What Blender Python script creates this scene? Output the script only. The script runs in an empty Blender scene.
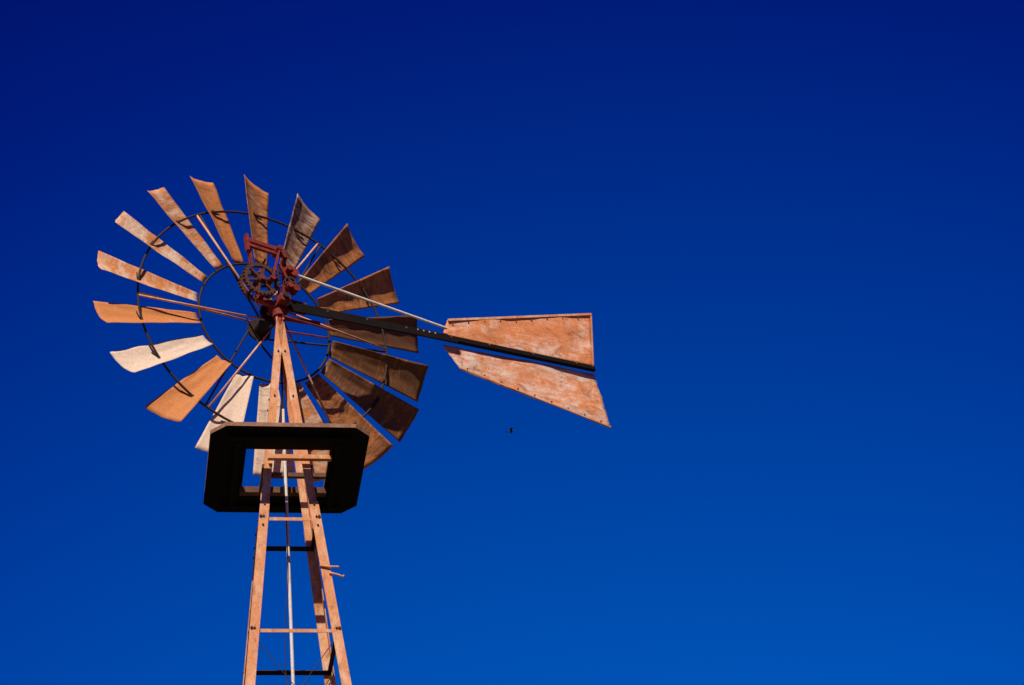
import bpy, bmesh, math, random
from mathutils import Vector, Matrix, noise
random.seed(7)
rad=math.radians
scene=bpy.context.scene
V=Vector
# ------------------------------------------------------------------ layout (metres, Z up)
HUB=V((-1.7095,14.751,12.6435)); AZ=.5646
N=V((math.sin(AZ),-math.cos(AZ),0)); E2=V((math.cos(AZ),math.sin(AZ),0)); UP=V((0,0,1))
T=HUB+N*.235; T0=V((T.x,T.y,0))
TAU=.2078; EX=V((math.cos(TAU),math.sin(TAU),0)); EY=V((-math.sin(TAU),math.cos(TAU),0))
W0,KT,ZTOP=.019,.0976,12.5491
ZP=11.2562; ZB=12.635
TD=V((.879,.477,0)).normalized(); TN=TD.cross(UP)      # tail direction / vane normal (towards viewer side)
def wl(x,n,z): return HUB+E2*x+N*n+UP*z
def hw(z): return W0+KT*(ZTOP-z)
def tw(x,y,z): return T0+EX*x+EY*y+UP*z
def leg(sx,sy,z,o=0): w=hw(z)+o; return tw(sx*w,sy*w,z)

# ------------------------------------------------------------------ materials
def mat(name):
    m=bpy.data.materials.new(name); m.use_nodes=True; nt=m.node_tree
    b=nt.nodes['Principled BSDF']; return m,nt,b
def nd(nt,t,**k):
    n=nt.nodes.new(t)
    for a,v in k.items(): setattr(n,a,v)
    return n
def ramp(nt,src,stops):
    r=nd(nt,'ShaderNodeValToRGB'); e=r.color_ramp.elements
    while len(e)<len(stops): e.new(.5)
    for q,(p,c) in zip(e,stops):
        q.position=p; q.color=(c if len(c)==4 else (*c,1)) if not isinstance(c,float) else (c,c,c,1)
    nt.links.new(src,r.inputs[0]); return r.outputs[0]
def noi(nt,vec,scale,detail=6,rough=.6,dist=0):
    n=nd(nt,'ShaderNodeTexNoise'); n.inputs['Scale'].default_value=scale; n.inputs['Detail'].default_value=detail
    n.inputs['Roughness'].default_value=rough; n.inputs['Distortion'].default_value=dist
    nt.links.new(vec,n.inputs['Vector']); return n.outputs['Fac']
def mixc(nt,f,a,b,mode='MIX'):
    m=nd(nt,'ShaderNodeMix',data_type='RGBA',blend_type=mode)
    for s,v in ((m.inputs[0],f),(m.inputs[6],a),(m.inputs[7],b)):
        if hasattr(v,'node'): nt.links.new(v,s)
        elif isinstance(v,(int,float)): s.default_value=v
        else: s.default_value=(*v,1)
    return m.outputs[2]
def math_(nt,op,a,b,clamp=False):
    m=nd(nt,'ShaderNodeMath',operation=op,use_clamp=clamp)
    for s,v in zip(m.inputs,(a,b)):
        if hasattr(v,'node'): nt.links.new(v,s)
        else: s.default_value=v
    return m.outputs[0]
def rust_mat(name,pale,rust,dark,scale=1.,stretch=(1,1,1),usecol=False,amount=.5,bump=.25,seed=0.,rough=.75,metal=0.,streak=0.,spec=.3,spots=0.):
    m,nt,b=mat(name)
    tc=nd(nt,'ShaderNodeTexCoord'); mp=nd(nt,'ShaderNodeMapping'); mp.inputs['Scale'].default_value=stretch
    add=nd(nt,'ShaderNodeVectorMath',operation='ADD')
    nt.links.new(tc.outputs['UV' if usecol else 'Object'],mp.inputs[0])
    oi=nd(nt,'ShaderNodeObjectInfo')
    sc=nd(nt,'ShaderNodeVectorMath',operation='SCALE'); sc.inputs[0].default_value=(37,53,71)
    nt.links.new(oi.outputs['Random'],sc.inputs['Scale'])
    nt.links.new(mp.outputs[0],add.inputs[0]); nt.links.new(sc.outputs[0],add.inputs[1]); vec=add.outputs[0]
    big=noi(nt,vec,2.6*scale,8,.62,.6); med=noi(nt,vec,11*scale,8,.7,.3); fine=noi(nt,vec,60*scale,5,.75)
    if usecol:
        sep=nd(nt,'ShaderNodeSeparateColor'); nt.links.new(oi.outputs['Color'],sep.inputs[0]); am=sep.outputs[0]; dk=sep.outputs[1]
    else: am=amount; dk=.4
    s=math_(nt,'ADD',math_(nt,'MULTIPLY',big,.5),math_(nt,'MULTIPLY',med,.32))
    s=math_(nt,'ADD',s,math_(nt,'MULTIPLY',fine,.18))
    if streak:
        mp2=nd(nt,'ShaderNodeMapping'); mp2.inputs['Scale'].default_value=(.8,3.2,1)
        nt.links.new(vec,mp2.inputs[0]); st=noi(nt,mp2.outputs[0],5.,8,.78,.9)
        s=math_(nt,'ADD',s,math_(nt,'MULTIPLY',math_(nt,'SUBTRACT',st,.5),streak))
    s=math_(nt,'ADD',s,math_(nt,'SUBTRACT',am,.5))
    f=ramp(nt,s,((.42,0.),(.56,1.)))
    c=mixc(nt,f,pale,rust)
    med2=noi(nt,vec,6*scale,8,.78,1.2)
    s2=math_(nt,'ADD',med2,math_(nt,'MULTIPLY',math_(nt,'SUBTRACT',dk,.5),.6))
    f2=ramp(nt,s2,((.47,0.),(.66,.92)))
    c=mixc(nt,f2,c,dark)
    if spots:      # small corrosion pits and run-off patches
        sp=noi(nt,vec,24*scale,6,.8,1.5); f3=ramp(nt,sp,((.60-.06*spots,0.),(.68,spots)))
        c=mixc(nt,f3,c,dark)
    g=ramp(nt,fine,((.3,.64),(.7,1.18)))
    c=mixc(nt,1.,c,g,'MULTIPLY')
    nt.links.new(c,b.inputs['Base Color'])
    b.inputs['Roughness'].default_value=rough; b.inputs['Metallic'].default_value=metal
    b.inputs['Specular IOR Level'].default_value=spec
    bp=nd(nt,'ShaderNodeBump'); bp.inputs['Strength'].default_value=bump; bp.inputs['Distance'].default_value=.004
    nt.links.new(med,bp.inputs['Height']); nt.links.new(bp.outputs[0],b.inputs['Normal'])
    return m
M_blade=rust_mat('weathered_galvanised_blade',(.74,.55,.40),(.60,.21,.055),(.14,.055,.02),1.,(3.2,1,1),True,streak=.25,spots=.6)
M_vane=rust_mat('rusted_vane_sheet',(.92,.68,.52),(.80,.27,.09),(.34,.09,.03),1.6,(.8,1,1),True,bump=.3,streak=.4,spots=.8)
M_leg=rust_mat('rusted_angle_iron',(.88,.56,.35),(.70,.28,.11),(.26,.08,.03),2.6,(1,1,.45),amount=.53,spots=.7)
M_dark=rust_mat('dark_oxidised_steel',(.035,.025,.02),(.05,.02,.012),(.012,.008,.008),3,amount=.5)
M_gear=rust_mat('greasy_gear_iron',(.12,.05,.03),(.09,.025,.015),(.015,.009,.008),5,amount=.5)
M_boom=rust_mat('shade_baked_boom_steel',(.008,.006,.006),(.014,.008,.006),(.004,.003,.003),3,amount=.5,spec=.1)  # near-black colour stands in for the boom's shadowed underside
M_red=rust_mat('red_oxide_casting',(.40,.035,.02),(.17,.022,.014),(.015,.006,.005),8,amount=.5,spots=.8)
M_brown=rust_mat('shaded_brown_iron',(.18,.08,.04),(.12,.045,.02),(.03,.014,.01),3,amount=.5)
M_wood=rust_mat('tarred_platform_timber',(.42,.22,.12),(.26,.11,.055),(.06,.03,.018),3,(.3,3,1),amount=.5)
M_under=rust_mat('platform_underside_shade',(.007,.005,.004),(.006,.004,.004),(.003,.002,.002),3,(.3,3,1),amount=.5,spec=.1)  # shade beneath the deck, put into the colour
M_rod=rust_mat('pale_galvanised_rod',(.85,.78,.68),(.66,.50,.36),(.3,.18,.1),4,amount=.42)
M_conc=rust_mat('concrete_footing',(.36,.34,.31),(.28,.26,.23),(.18,.16,.14),2,amount=.4)
mb,nt,b=mat('bird_feathers'); b.inputs['Roughness'].default_value=.8
tc=nd(nt,'ShaderNodeTexCoord'); nt.links.new(ramp(nt,noi(nt,tc.outputs['Object'],30),((.3,(.012,.012,.014)),(.7,(.035,.03,.03)))),b.inputs['Base Color']); M_bird=mb

# ------------------------------------------------------------------ hierarchy + mesh helpers
root=bpy.data.objects.new('windmill',None); scene.collection.objects.link(root); root.location=T0
root.empty_display_size=.5
bpy.context.view_layer.update()
def finish(name,bm,m,parent=root,smooth=False,mats=None):
    me=bpy.data.meshes.new(name)
    bmesh.ops.recalc_face_normals(bm,faces=bm.faces)
    bm.to_mesh(me); bm.free()
    if smooth: me.polygons.foreach_set('use_smooth',[True]*len(me.polygons))
    for q in (mats or [m]): me.materials.append(q)
    o=bpy.data.objects.new(name,me); scene.collection.objects.link(o)
    if parent:
        o.parent=parent; o.matrix_parent_inverse=Matrix.Translation(-parent.location)
    return o
def prism(bm,prof,a,b,U,Vv,scale_b=1.):
    A=[bm.verts.new(a+U*u+Vv*v) for u,v in prof]; B=[bm.verts.new(b+(U*u+Vv*v)*scale_b) for u,v in prof]
    n=len(prof)
    for i in range(n): bm.faces.new((A[i],A[(i+1)%n],B[(i+1)%n],B[i]))
    bm.faces.new(A[::-1]); bm.faces.new(B)
def frame(a,b,hint=UP):
    d=(b-a).normalized()
    if abs(d.dot(hint))>.98: hint=V((1,0,0))
    u=d.cross(hint).normalized(); v=u.cross(d).normalized(); return u,v
def box(bm,a,b,w,h,hint=UP,sb=1.):
    u,v=frame(a,b,hint); w/=2;h/=2
    prism(bm,[(-w,-h),(w,-h),(w,h),(-w,h)],a,b,u,v,sb)
def rod(bm,a,b,r,seg=10,rb=None):
    u,v=frame(a,b); prism(bm,[(r*math.cos(2*math.pi*i/seg),r*math.sin(2*math.pi*i/seg)) for i in range(seg)],a,b,u,v,(rb/r if rb else 1))
def tube(bm,pts,r,seg=8,closed=False):
    rings=[]; n=len(pts)
    for i,p in enumerate(pts):
        if closed: d=(pts[(i+1)%n]-pts[i-1]).normalized()
        else: d=(pts[min(i+1,n-1)]-pts[max(i-1,0)]).normalized()
        h=N if abs(d.dot(N))<.95 else UP
        u=d.cross(h).normalized(); v=u.cross(d)
        rings.append([bm.verts.new(p+u*r*math.cos(2*math.pi*k/seg)+v*r*math.sin(2*math.pi*k/seg)) for k in range(seg)])
    for i in range(n if closed else n-1):
        A,B=rings[i],rings[(i+1)%n]
        for k in range(seg): bm.faces.new((A[k],A[(k+1)%seg],B[(k+1)%seg],B[k]))
    if not closed: bm.faces.new(rings[0][::-1]); bm.faces.new(rings[-1])
def angle_prof(w,t,su,sv):
    return [(0,0),(su*w,0),(su*w,sv*t),(su*t,sv*t),(su*t,sv*w),(0,sv*w)]
def bolt(bm,p,axis,r=.009,h=.008):
    rod(bm,p,p+axis.normalized()*h,r,6)

# ------------------------------------------------------------------ tower
bm=bmesh.new(); bu=bmesh.new(); bo=bmesh.new()
ZS=10.90
for sx in (-1,1):
    for sy in (-1,1):
        prism(bm,angle_prof(.062,.006,-sx,-sy),leg(sx,sy,-.1,.008),leg(sx,sy,ZS,.008),EX,EY)
        prism(bu,angle_prof(.052,.006,-sx,-sy),leg(sx,sy,ZS-.35),leg(sx,sy,ZTOP),EX,EY)
        for z in (ZS-.03,ZS-.2,10.77,9.89,12.2,11.8):
            o=.008 if z<ZS else 0
            bolt(bo,leg(sx,sy,z,o)-EX*sx*.03,EY*sy,.007)
            bolt(bo,leg(sx,sy,z-.015,o)-EY*sy*.03,EX*sx,.007)
finish('lower_legs',bm,M_leg); finish('upper_legs',bu,M_leg); finish('leg_bolts',bo,M_dark)
levels=[10.7698,9.8899,8.85,7.6,6.15,4.5,2.6,.7]
bm=bmesh.new(); bd=bmesh.new(); br=bmesh.new()
for z in levels:
    for k,(s1,s2) in enumerate((((-1,-1),(1,-1)),((1,-1),(1,1)),((1,1),(-1,1)),((-1,1),(-1,-1)))):
        a=leg(*s1,z,-.004); b_=leg(*s2,z,-.004)
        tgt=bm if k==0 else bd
        c=(tw(0,0,z)-(a+b_)/2).normalized()
        prism(tgt,angle_prof(.024,.004,1,-1),a,b_,c,UP)
        if k==0: bolt(br,a-c*.012,-c,.01); bolt(br,b_-c*.012,-c,.01)
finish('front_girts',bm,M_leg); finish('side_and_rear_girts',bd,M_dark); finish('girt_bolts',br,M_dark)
bm=bmesh.new()
for i in range(1,len(levels)-1):
    z1,z2=levels[i],levels[i+1]
    for s1,s2 in (((-1,-1),(1,-1)),((1,-1),(1,1)),((1,1),(-1,1)),((-1,1),(-1,-1))):
        rod(bm,leg(*s1,z1-.04,-.012),leg(*s2,z2+.02,-.012),.0028,6); rod(bm,leg(*s2,z1-.04,-.02),leg(*s1,z2+.02,-.02),.0028,6)
finish('brace_wires',bm,M_dark)
bm=bmesh.new()
for sx in (-1,1):
    for sy in (-1,1):
        p=leg(sx,sy,0); box(bm,p-UP*.3,p+UP*.12,.4,.4,EX)
bmesh.ops.bevel(bm,geom=bm.edges[:],offset=.015,segments=2)
finish('concrete_footings',bm,M_conc)
bm=bmesh.new()
p=leg(1,-1,10.36)
tube(bm,[p-EX*.06-EY*.015+UP*.01,p+EX*.0-EY*.02,p+EX*.045-EY*.03-UP*.006,p+EX*.06-EY*.035-UP*.012],.007)
tube(bm,[p+EX*.0-UP*.045-EY*.02,p+EX*.05-UP*.065-EY*.03,p+EX*.085-UP*.078-EY*.025,p+EX*.09-UP*.065-EY*.02],.007)
finish('step_hook',bm,M_leg)
bm=bmesh.new()
rod(bm,tw(0,0,.05),tw(0,0,11.75),.011,12)
finish('pump_rod',bm,M_rod,smooth=False)
bm=bmesh.new()
rod(bm,tw(0,0,11.2),tw(0,0,12.95),.007,8)
rod(bm,tw(0,0,-.05),tw(0,0,.5),.06,16)
finish('rod_guide_and_well_casing',bm,M_dark)
bm=bmesh.new()
pts=[tw(-.015+.03*math.sin(i*.5)*math.exp(-abs(i-12)/9)-.02*(i/20),-.02+.01*math.sin(i*.8),11.15-i*.13) for i in range(44)]
tube(bm,pts,.0028,5)
finish('furling_wire',bm,M_dark)

# ------------------------------------------------------------------ platform (octagon ring of boards)
S,C=.5183,.42
HX,HY0,HY1=.275,-.25,.25
def slab(bm,poly,z0,z1):
    A=[bm.verts.new(tw(x,y,z0)) for x,y in poly];B=[bm.verts.new(tw(x,y,z1)) for x,y in poly];n=len(poly)
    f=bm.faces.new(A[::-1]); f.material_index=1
    bm.faces.new(B)
    for i in range(n): bm.faces.new((A[i],A[(i+1)%n],B[(i+1)%n],B[i]))
bm=bmesh.new()
for poly in ([(-S,-C),(-C,-S),(-HX,-S),(-HX,S),(-C,S),(-S,C)],[(S,-C),(S,C),(C,S),(HX,S),(HX,-S),(C,-S)],
    [(-HX+.001,-S),(HX-.001,-S),(HX-.001,HY0),(-HX+.001,HY0)],[(-HX+.001,HY1),(HX-.001,HY1),(HX-.001,S),(-HX+.001,S)]):
    slab(bm,poly,ZP,ZP+.03)
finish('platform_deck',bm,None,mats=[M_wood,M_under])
bm=bmesh.new()
for y in (-.40,.43):
    box(bm,tw(-.4,y,ZP-.012),tw(.4,y,ZP-.012),.05,.022)
for x in (-.33,.33):
    box(bm,tw(x,-.36,ZP-.014),tw(x,.39,ZP-.014),.045,.024)
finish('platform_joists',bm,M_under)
w=hw(ZP)
bm=bmesh.new()
prism(bm,angle_prof(.032,.005,1,1),tw(-.13,-w-.05,ZP-.03),tw(.29,-w-.05,ZP-.03),EY,UP)
finish('front_platform_bearer',bm,M_leg)
bm=bmesh.new()
prism(bm,angle_prof(.045,.005,1,1),tw(-.29,w+.05,ZP-.045),tw(.29,w+.05,ZP-.045),EY,UP)
prism(bm,angle_prof(.03,.005,1,1),tw(-.12,.02,ZP-.03),tw(.27,.02,ZP-.03),EY,UP)
for x in (-w-.01,w+.01):
    box(bm,tw(x,-w,ZP-.06),tw(x,w+.03,ZP-.06),.02,.03)
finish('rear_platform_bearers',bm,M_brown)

# ------------------------------------------------------------------ wheel
R1,R0=1.25,.515; RO,RI=.955,.50
PHI=-.026; B0,B1=-.367,-.4456
CI,CO=.122,.2823
# (rust amount, dark amount) for blades 1..18 clockwise from the top
tone=[(.56,.54),(.48,.66),(.76,.56),(.80,.52),(.62,.90),(.58,.82),(.58,.80),(.74,.62),(.5,.5),(.4,.4),(.26,.20),(.66,.30),(.18,.14),(.62,.28),(.52,.34),(.50,.40),(.54,.44),(.64,.44)]  # dark on the right-hand blades is part staining, part painted shade
for i in range(18):
    th=PHI+rad(20)*i+random.uniform(-.008,.008)
    r=V((math.sin(th),math.cos(th))); t=V((math.cos(th),-math.sin(th)))
    bm=bmesh.new(); nu,nr=14,20; g=[]; uvl=bm.loops.layers.uv.new('UVMap'); uvd={}
    tw_=random.uniform(-.03,.03); bend=random.uniform(-.012,.012); sk=random.uniform(-.004,.010)
    for a in range(nr+1):
        q=a/nr; row=[]
        for k in range(nu+1):
            u=k/nu*2-1
            c=(CI+(CO-CI)*q)/2; be=B0+(B1-B0)*q+tw_*q
            rr=R0+(R1-R0)*q+(.007*(1-u*u)*q+sk*u*q)
            camb=.17*c*(1-u*u)
            off=-camb
            off+=bend*q*q+ .007*noise.noise(V((q*5+i*7,u*2,i)))
            if a==nr: rr+=.005*noise.noise(V((u*3,i*3.3,1)))
            ct=c*u*math.cos(be)-off*math.sin(be); cn=c*u*math.sin(be)+off*math.cos(be)
            p=wl(r.x*rr+t.x*ct,cn,r.y*rr+t.y*ct)
            v=bm.verts.new(p); uvd[v]=(q*.75,u*c+i*.61); row.append(v)
        g.append(row)
    for a in range(nr):
        for k in range(nu): bm.faces.new((g[a][k],g[a][k+1],g[a+1][k+1],g[a+1][k]))
    for f in bm.faces:
        for l in f.loops: l[uvl].uv=uvd[l.vert]
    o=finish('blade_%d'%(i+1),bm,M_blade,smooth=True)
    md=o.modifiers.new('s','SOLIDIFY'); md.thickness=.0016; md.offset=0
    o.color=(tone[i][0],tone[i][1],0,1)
bm=bmesh.new()
for R,rr in ((RO,.0085),(RI,.0085)):
    tube(bm,[wl(R*math.sin(k*math.pi/54),0,R*math.cos(k*math.pi/54)) for k in range(108)],rr,8,True)
for i in range(18):
    th=PHI+rad(20)*i
    r=V((math.sin(th),math.cos(th))); t=V((math.cos(th),-math.sin(th)))
    R=RO+.012
    q=(R-R0)/(R1-R0); c=(CI+(CO-CI)*q)/2; be=B0+(B1-B0)*q
    pts=[]
    for k in range(9):
        u=(k/8*2-1)*.4; off=-.17*c*(1-u*u)+.006
        ct=c*u*math.cos(be)-off*math.sin(be); cn=c*u*math.sin(be)+off*math.cos(be)
        pts.append(wl(r.x*R+t.x*ct,cn,r.y*R+t.y*ct))
    tube(bm,pts,.004,6)
finish('wheel_rims',bm,M_dark,smooth=True)
bm=bmesh.new(); bp_=bmesh.new()
for k in range(6):
    th=rad(28.5+60*k)
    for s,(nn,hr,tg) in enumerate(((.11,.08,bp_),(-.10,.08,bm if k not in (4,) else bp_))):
        a2=th+(.012 if s else -.012)
        rod(tg,wl(hr*math.sin(th+(.9 if s else -.9)),nn,hr*math.cos(th+(.9 if s else -.9))),wl(RO*math.sin(a2),0,RO*math.cos(a2)),.0075,8)
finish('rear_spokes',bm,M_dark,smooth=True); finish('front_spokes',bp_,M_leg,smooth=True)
bm=bmesh.new()
rod(bm,wl(0,-.12,0),wl(0,.12,0),.045,20)
for nn in (-.10,.11): rod(bm,wl(0,nn-.008,0),wl(0,nn+.008,0),.09,24)
rod(bm,wl(0,-.15,0),wl(0,.36,0),.02,14)
finish('wheel_hub',bm,M_dark)

# ------------------------------------------------------------------ gearbox / motor head
def gear(bm,cx,cn,cz,r,teeth,th=.022,spokes=5,web=.014):
    n=teeth*4; ro=[];ri=[]
    for k in range(n):
        a=2*math.pi*k/n; R=r if k%4 in(0,1) else r*.90
        ro.append((R*math.cos(a),R*math.sin(a))); ri.append((r*.76*math.cos(a),r*.76*math.sin(a)))
    L=[[bm.verts.new(wl(cx+x,cn+s*th/2,cz+z)) for x,z in P] for P in (ro,ri) for s in (-1,1)]
    for k in range(n):
        j=(k+1)%n
        bm.faces.new((L[0][k],L[0][j],L[1][j],L[1][k])); bm.faces.new((L[2][k],L[3][k],L[3][j],L[2][j]))
        bm.faces.new((L[0][k],L[2][k],L[2][j],L[0][j])); bm.faces.new((L[1][k],L[1][j],L[3][j],L[3][k]))
    for k in range(spokes):
        a=2*math.pi*k/spokes+.3
        box(bm,wl(cx,cn,cz),wl(cx+r*.8*math.cos(a),cn,cz+r*.8*math.sin(a)),th*.7,web,N)
    rod(bm,wl(cx,cn-th*.9,cz),wl(cx,cn+th*.9,cz),r*.22,14)
bm=bmesh.new()
gear(bm,-.155,.28,.14,.14,28,.022,6,.016)
gear(bm,-.155,.19,.14,.13,26)
gear(bm,.0,.27,.0,.045,10); gear(bm,.0,.19,.0,.045,10)
gear(bm,.06,.30,.16,.05,12,.016,4)
finish('crank_gears',bm,M_gear)
bm=bmesh.new()
rod(bm,tw(0,0,ZTOP-.28),tw(0,0,ZTOP+.06),.03,16)
rod(bm,tw(0,0,ZTOP-.02),tw(0,0,ZTOP+.03),.048,18)
box(bm,wl(0,.13,-.01),wl(0,.34,-.01),.075,.055)
box(bm,wl(-.17,.225,.01),wl(.07,.225,-.04),.04,.035,N)
box(bm,wl(-.155,.15,.14),wl(-.155,.31,.14),.032,.032)
box(bm,wl(-.16,.225,.02),wl(-.155,.225,.14),.026,.026,N)
box(bm,wl(-.235,.25,.50),wl(-.21,.25,.27),.020,.028,N)
box(bm,wl(.045,.25,.46),wl(.035,.25,.0),.022,.03,N)
box(bm,wl(-.25,.235,.50),wl(.06,.235,.475),.03,.028,N)
box(bm,wl(-.235,.275,.42),wl(.06,.275,.40),.022,.022,N)
box(bm,wl(-.25,.26,.52),wl(-.24,.26,.38),.02,.035,N)
box(bm,wl(-.08,.315,.15),wl(-.02,.315,.43),.012,.022,N)
box(bm,wl(-.19,.16,.08),wl(-.06,.16,.43),.012,.022,N)
for x,z in ((-.02,.43),(-.08,.15),(.05,.27),(.05,.12)): rod(bm,wl(x,.22,z),wl(x,.33,z),.020,12)
box(bm,T+UP*.02-TD*.02,T+UP*.0+TD*.2,.03,.09)
box(bm,T-UP*.12-TD*.02,T-UP*.10+TD*.3,.02,.03)
bmesh.ops.bevel(bm,geom=[e for e in bm.edges if e.calc_length()>.03],offset=.003,segments=1)
finish('gear_casting',bm,M_red)
bm=bmesh.new()
box(bm,wl(-.02,.30,.30),wl(.10,.28,.10),.02,.014,N); rod(bm,wl(.09,.25,.25),wl(.09,.32,.25),.032,14)
rod(bm,wl(.10,.25,.12),wl(.10,.32,.12),.028,14)
finish('furl_lever',bm,M_red)

# ------------------------------------------------------------------ tail
ZO=T+UP*(ZB-T.z)
def tl(x,z,o=0.): return ZO+TD*x+UP*z+TN*o
bm=bmesh.new()
def tbox(x0,x1,zc0,zc1,h0,h1,o,wd):
    A=[bm.verts.new(tl(x0,zc0+s*h0/2,o+q*wd/2)) for s,q in((-1,-1),(1,-1),(1,1),(-1,1))]
    B=[bm.verts.new(tl(x1,zc1+s*h1/2,o+q*wd/2)) for s,q in((-1,-1),(1,-1),(1,1),(-1,1))]
    for i in range(4): bm.faces.new((A[i],A[(i+1)%4],B[(i+1)%4],B[i]))
    bm.faces.new(A[::-1]); bm.faces.new(B)
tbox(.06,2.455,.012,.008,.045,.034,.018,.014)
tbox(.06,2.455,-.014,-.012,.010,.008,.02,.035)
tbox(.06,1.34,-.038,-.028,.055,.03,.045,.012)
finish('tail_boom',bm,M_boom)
bm=bmesh.new()
for x in (.35,.65,.95,1.3,1.6,1.95,2.3,2.43): bolt(bm,tl(x,.012,.025),TN,.009,.008)
for k in range(9): bolt(bm,tl(1.33+k*.13,.175+k*.13*.2875-.02+.003,.004),TN,.006,.006)
for k in range(9): bolt(bm,tl(1.42+k*.13,-.245-k*.13*.217+.02,.004),TN,.006,.006)
finish('boom_and_vane_bolts',bm,M_brown)
bm=bmesh.new()
for k in range(4): bolt(bm,tl(1.04+k*.045,.016,.025),TN,.007,.006)
finish('boom_perforation_dots',bm,M_leg)  # pale studs added to stand for bright perforations in the boom
def sheet(name,quad,col,wav):
    bm=bmesh.new(); nx,nz=44,14; g=[]; uvl=bm.loops.layers.uv.new('UVMap'); uvd={}
    a,b_,c,d=[V(q) for q in quad]
    for i in range(nx+1):
        row=[]
        for j in range(nz+1):
            s,t=i/nx,j/nz
            p=(a*(1-s)+b_*s)*(1-t)+(d*(1-s)+c*s)*t
            e=.0
            if i in(0,nx): e=.008*noise.noise(V((j*.7,i,wav)))
            ez=.004*noise.noise(V((i*.4,j,wav+3))) if j in(0,nz) else 0
            buck=.014*noise.noise(V((p.x*2.2,p.y*4,wav)))+.005*noise.noise(V((p.x*7,p.y*9,wav)))
            v=bm.verts.new(tl(p.x+e,p.y+ez,buck)); uvd[v]=(p.x+wav,p.y); row.append(v)
        g.append(row)
    for i in range(nx):
        for j in range(nz): bm.faces.new((g[i][j],g[i+1][j],g[i+1][j+1],g[i][j+1]))
    for f in bm.faces:
        for l in f.loops: l[uvl].uv=uvd[l.vert]
    o=finish(name,bm,M_vane,smooth=True); md=o.modifiers.new('s','SOLIDIFY'); md.thickness=.002; md.offset=0
    o.color=col; return o
sheet('vane_upper_sheet',((1.245,.030),(2.455,.028),(2.49,.525),(1.295,.182)),(.55,.46,0,1),1.)
sheet('vane_lower_sheet',((1.36,-.24),(2.535,-.495),(2.46,-.028),(1.235,-.050)),(.50,.44,0,1),5.)
bm=bmesh.new()
def strip(p,q,w=.018,o=.008): box(bm,tl(*p,o),tl(*q,o),.006,w,(tl(*q)-tl(*p)).cross(TN))
strip((1.295,.177),(2.49,.518)); strip((1.36,-.233),(2.535,-.488),.010)
strip((2.484,.50),(2.45,.04),.012)
finish('vane_edge_stiffeners',bm,M_leg)
bm=bmesh.new()
rod(bm,tl(.06,.285,.03),tl(1.27,.080,.03),.010,10)
finish('tail_brace_rod',bm,M_rod)
bm=bmesh.new()
rod(bm,tl(.0,-.13,.05),tl(.40,-.15,.03),.008,8)
rod(bm,tl(.02,-.22,.0),tl(.36,-.20,.0),.007,8)
finish('furl_links',bm,M_red)

# ------------------------------------------------------------------ bird (far off)
bm=bmesh.new()
bc=V((0,0,1.6))+V((-.22,48.1,32.35))*2.3
def bp(x,y,z): return bc+V((x,y,z))
secs=[(-.16,.006),(-.12,.03),(-.03,.05),(.06,.042),(.10,.022),(.13,.03),(.16,.022),(.19,.003)]
rings=[[bm.verts.new(bp(s,r*math.cos(k*math.pi/4),r*math.sin(k*math.pi/4))) for k in range(8)] for s,r in secs]
for A,B in zip(rings,rings[1:]):
    for k in range(8): bm.faces.new((A[k],A[(k+1)%8],B[(k+1)%8],B[k]))
bm.faces.new(rings[0]); bm.faces.new(rings[-1][::-1])
for s in (-1,1):
    w=[(.06,0.02,.02),(.09,.16,.09),(.02,.30,.05),(-.03,.17,.07),(-.06,.02,.015)]
    bm.faces.new([bm.verts.new(bp(x,s*y,z)) for x,y,z in w])
bm.faces.new([bm.verts.new(bp(*q)) for q in((-.14,-.01,0),(-.26,-.05,0),(-.26,.05,0),(-.14,.01,0))])
me=bpy.data.meshes.new('bird'); bm.to_mesh(me); bm.free(); me.materials.append(M_bird)
scene.collection.objects.link(bpy.data.objects.new('bird',me))

# ------------------------------------------------------------------ ground
m,nt,b=mat('dry_grass_ground')
tc=nd(nt,'ShaderNodeTexCoord')
f1=noi(nt,tc.outputs['Object'],.05,8,.6); f2=noi(nt,tc.outputs['Object'],3,8,.7)
c1=ramp(nt,f1,((.35,(.075,.065,.03)),(.65,(.13,.095,.05))))
c2=ramp(nt,f2,((.3,(.5,.5,.5)),(.7,(1.1,1.1,1.1))))
nt.links.new(mixc(nt,1.,c1,c2,'MULTIPLY'),b.inputs['Base Color']); b.inputs['Roughness'].default_value=.95
bm=bmesh.new()
xs=[-4000,-1000,-300,-100]+list(range(-40,41,4))+[100,300,1000,4000]
g=[[bm.verts.new((x,y+14,0.12*noise.noise(V((x*.05,y*.05,0))) if max(abs(x),abs(y))<41 else 0)) for y in xs] for x in xs]
for i in range(len(xs)-1):
    for j in range(len(xs)-1): bm.faces.new((g[i][j],g[i+1][j],g[i+1][j+1],g[i][j+1]))
me=bpy.data.meshes.new('ground'); bm.to_mesh(me); bm.free(); me.materials.append(m)
scene.collection.objects.link(bpy.data.objects.new('ground',me))

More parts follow.
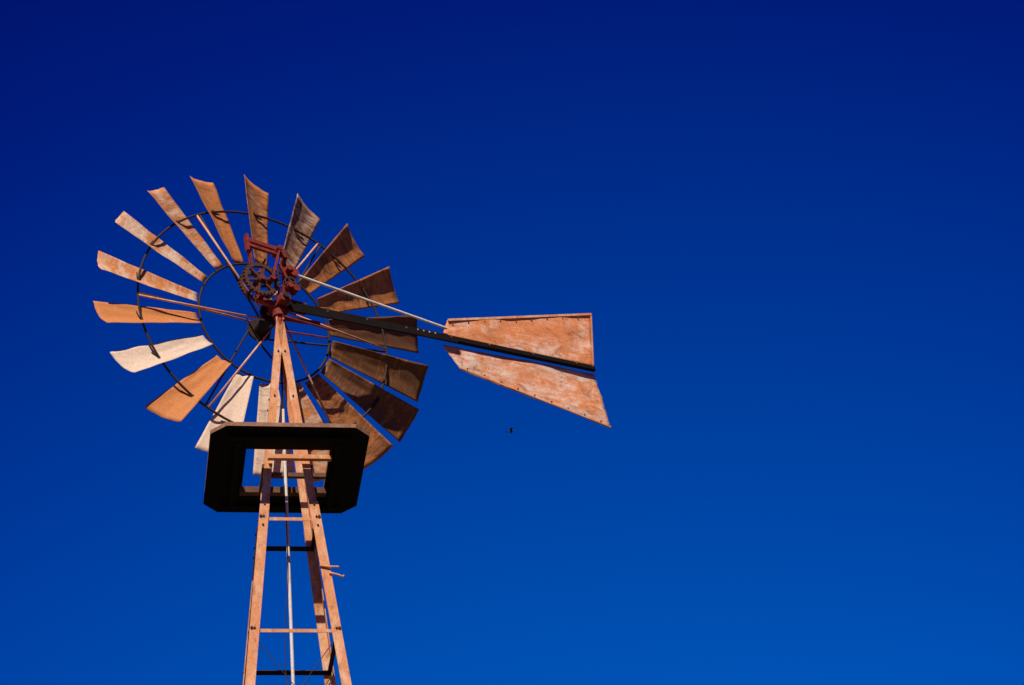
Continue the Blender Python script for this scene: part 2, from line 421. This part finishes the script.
# ------------------------------------------------------------------ light
sd=V((-.10,-.665,.74)).normalized()
el=math.asin(sd.z); az=math.atan2(sd.x,sd.y)
sl=bpy.data.lights.new('sun','SUN'); sl.energy=5; sl.angle=rad(.5); sl.color=(1,.91,.78)
so=bpy.data.objects.new('sun',sl); scene.collection.objects.link(so); so.location=(0,-5,30)
so.rotation_euler=sd.to_track_quat('Z','Y').to_euler()
w=bpy.data.worlds.new('World'); scene.world=w; w.use_nodes=True; nt=w.node_tree; nt.nodes.clear()
out=nd(nt,'ShaderNodeOutputWorld'); bg=nd(nt,'ShaderNodeBackground'); sky=nd(nt,'ShaderNodeTexSky',sky_type='NISHITA')
sky.sun_disc=False; sky.sun_elevation=el; sky.sun_rotation=az; sky.air_density=1.; sky.dust_density=.3; sky.ozone_density=2.
tc=nd(nt,'ShaderNodeTexCoord')
dot=nd(nt,'ShaderNodeVectorMath',operation='DOT_PRODUCT'); nrm=nd(nt,'ShaderNodeVectorMath',operation='NORMALIZE')
nt.links.new(tc.outputs['Generated'],nrm.inputs[0]); nt.links.new(nrm.outputs[0],dot.inputs[0])
bv=V((math.sin(rad(1)),math.cos(rad(1)),math.tan(rad(14)))).normalized(); dot.inputs[1].default_value=bv
ac=math_(nt,'ARCCOSINE',dot.outputs['Value'],0.)
fac=math_(nt,'DIVIDE',ac,rad(60),True)
tint=ramp(nt,fac,((.15,(0,.36,.96)),(.25,(0,.285,.88)),(.38,(0,.155,.70)),(.48,(0,.062,.53)),(.60,(0,.010,.31))))
col=mixc(nt,1.,sky.outputs[0],tint,'MULTIPLY')
nt.links.new(col,bg.inputs[0]); bg.inputs[1].default_value=.15
nt.links.new(bg.outputs[0],out.inputs[0])

# ------------------------------------------------------------------ camera
cd=bpy.data.cameras.new('camera'); cam=bpy.data.objects.new('camera',cd); scene.collection.objects.link(cam)
p,ro=.6257,-.1007
Fv=V((0,math.cos(p),math.sin(p))); Rv=V((1,0,0)); Uv=V((0,-math.sin(p),math.cos(p)))
R_=Rv*math.cos(ro)+Uv*math.sin(ro); U_=-Rv*math.sin(ro)+Uv*math.cos(ro)
mt=Matrix((R_,U_,-Fv)).transposed().to_4x4(); mt.translation=V((0,0,1.6)); cam.matrix_world=mt
cd.sensor_fit='HORIZONTAL'; cd.sensor_width=36; cd.lens=2627.33/1024*36; cd.clip_end=20000; cd.clip_start=.1
scene.camera=cam
scene.view_settings.view_transform='Standard'; scene.view_settings.look='None'; scene.view_settings.exposure=0
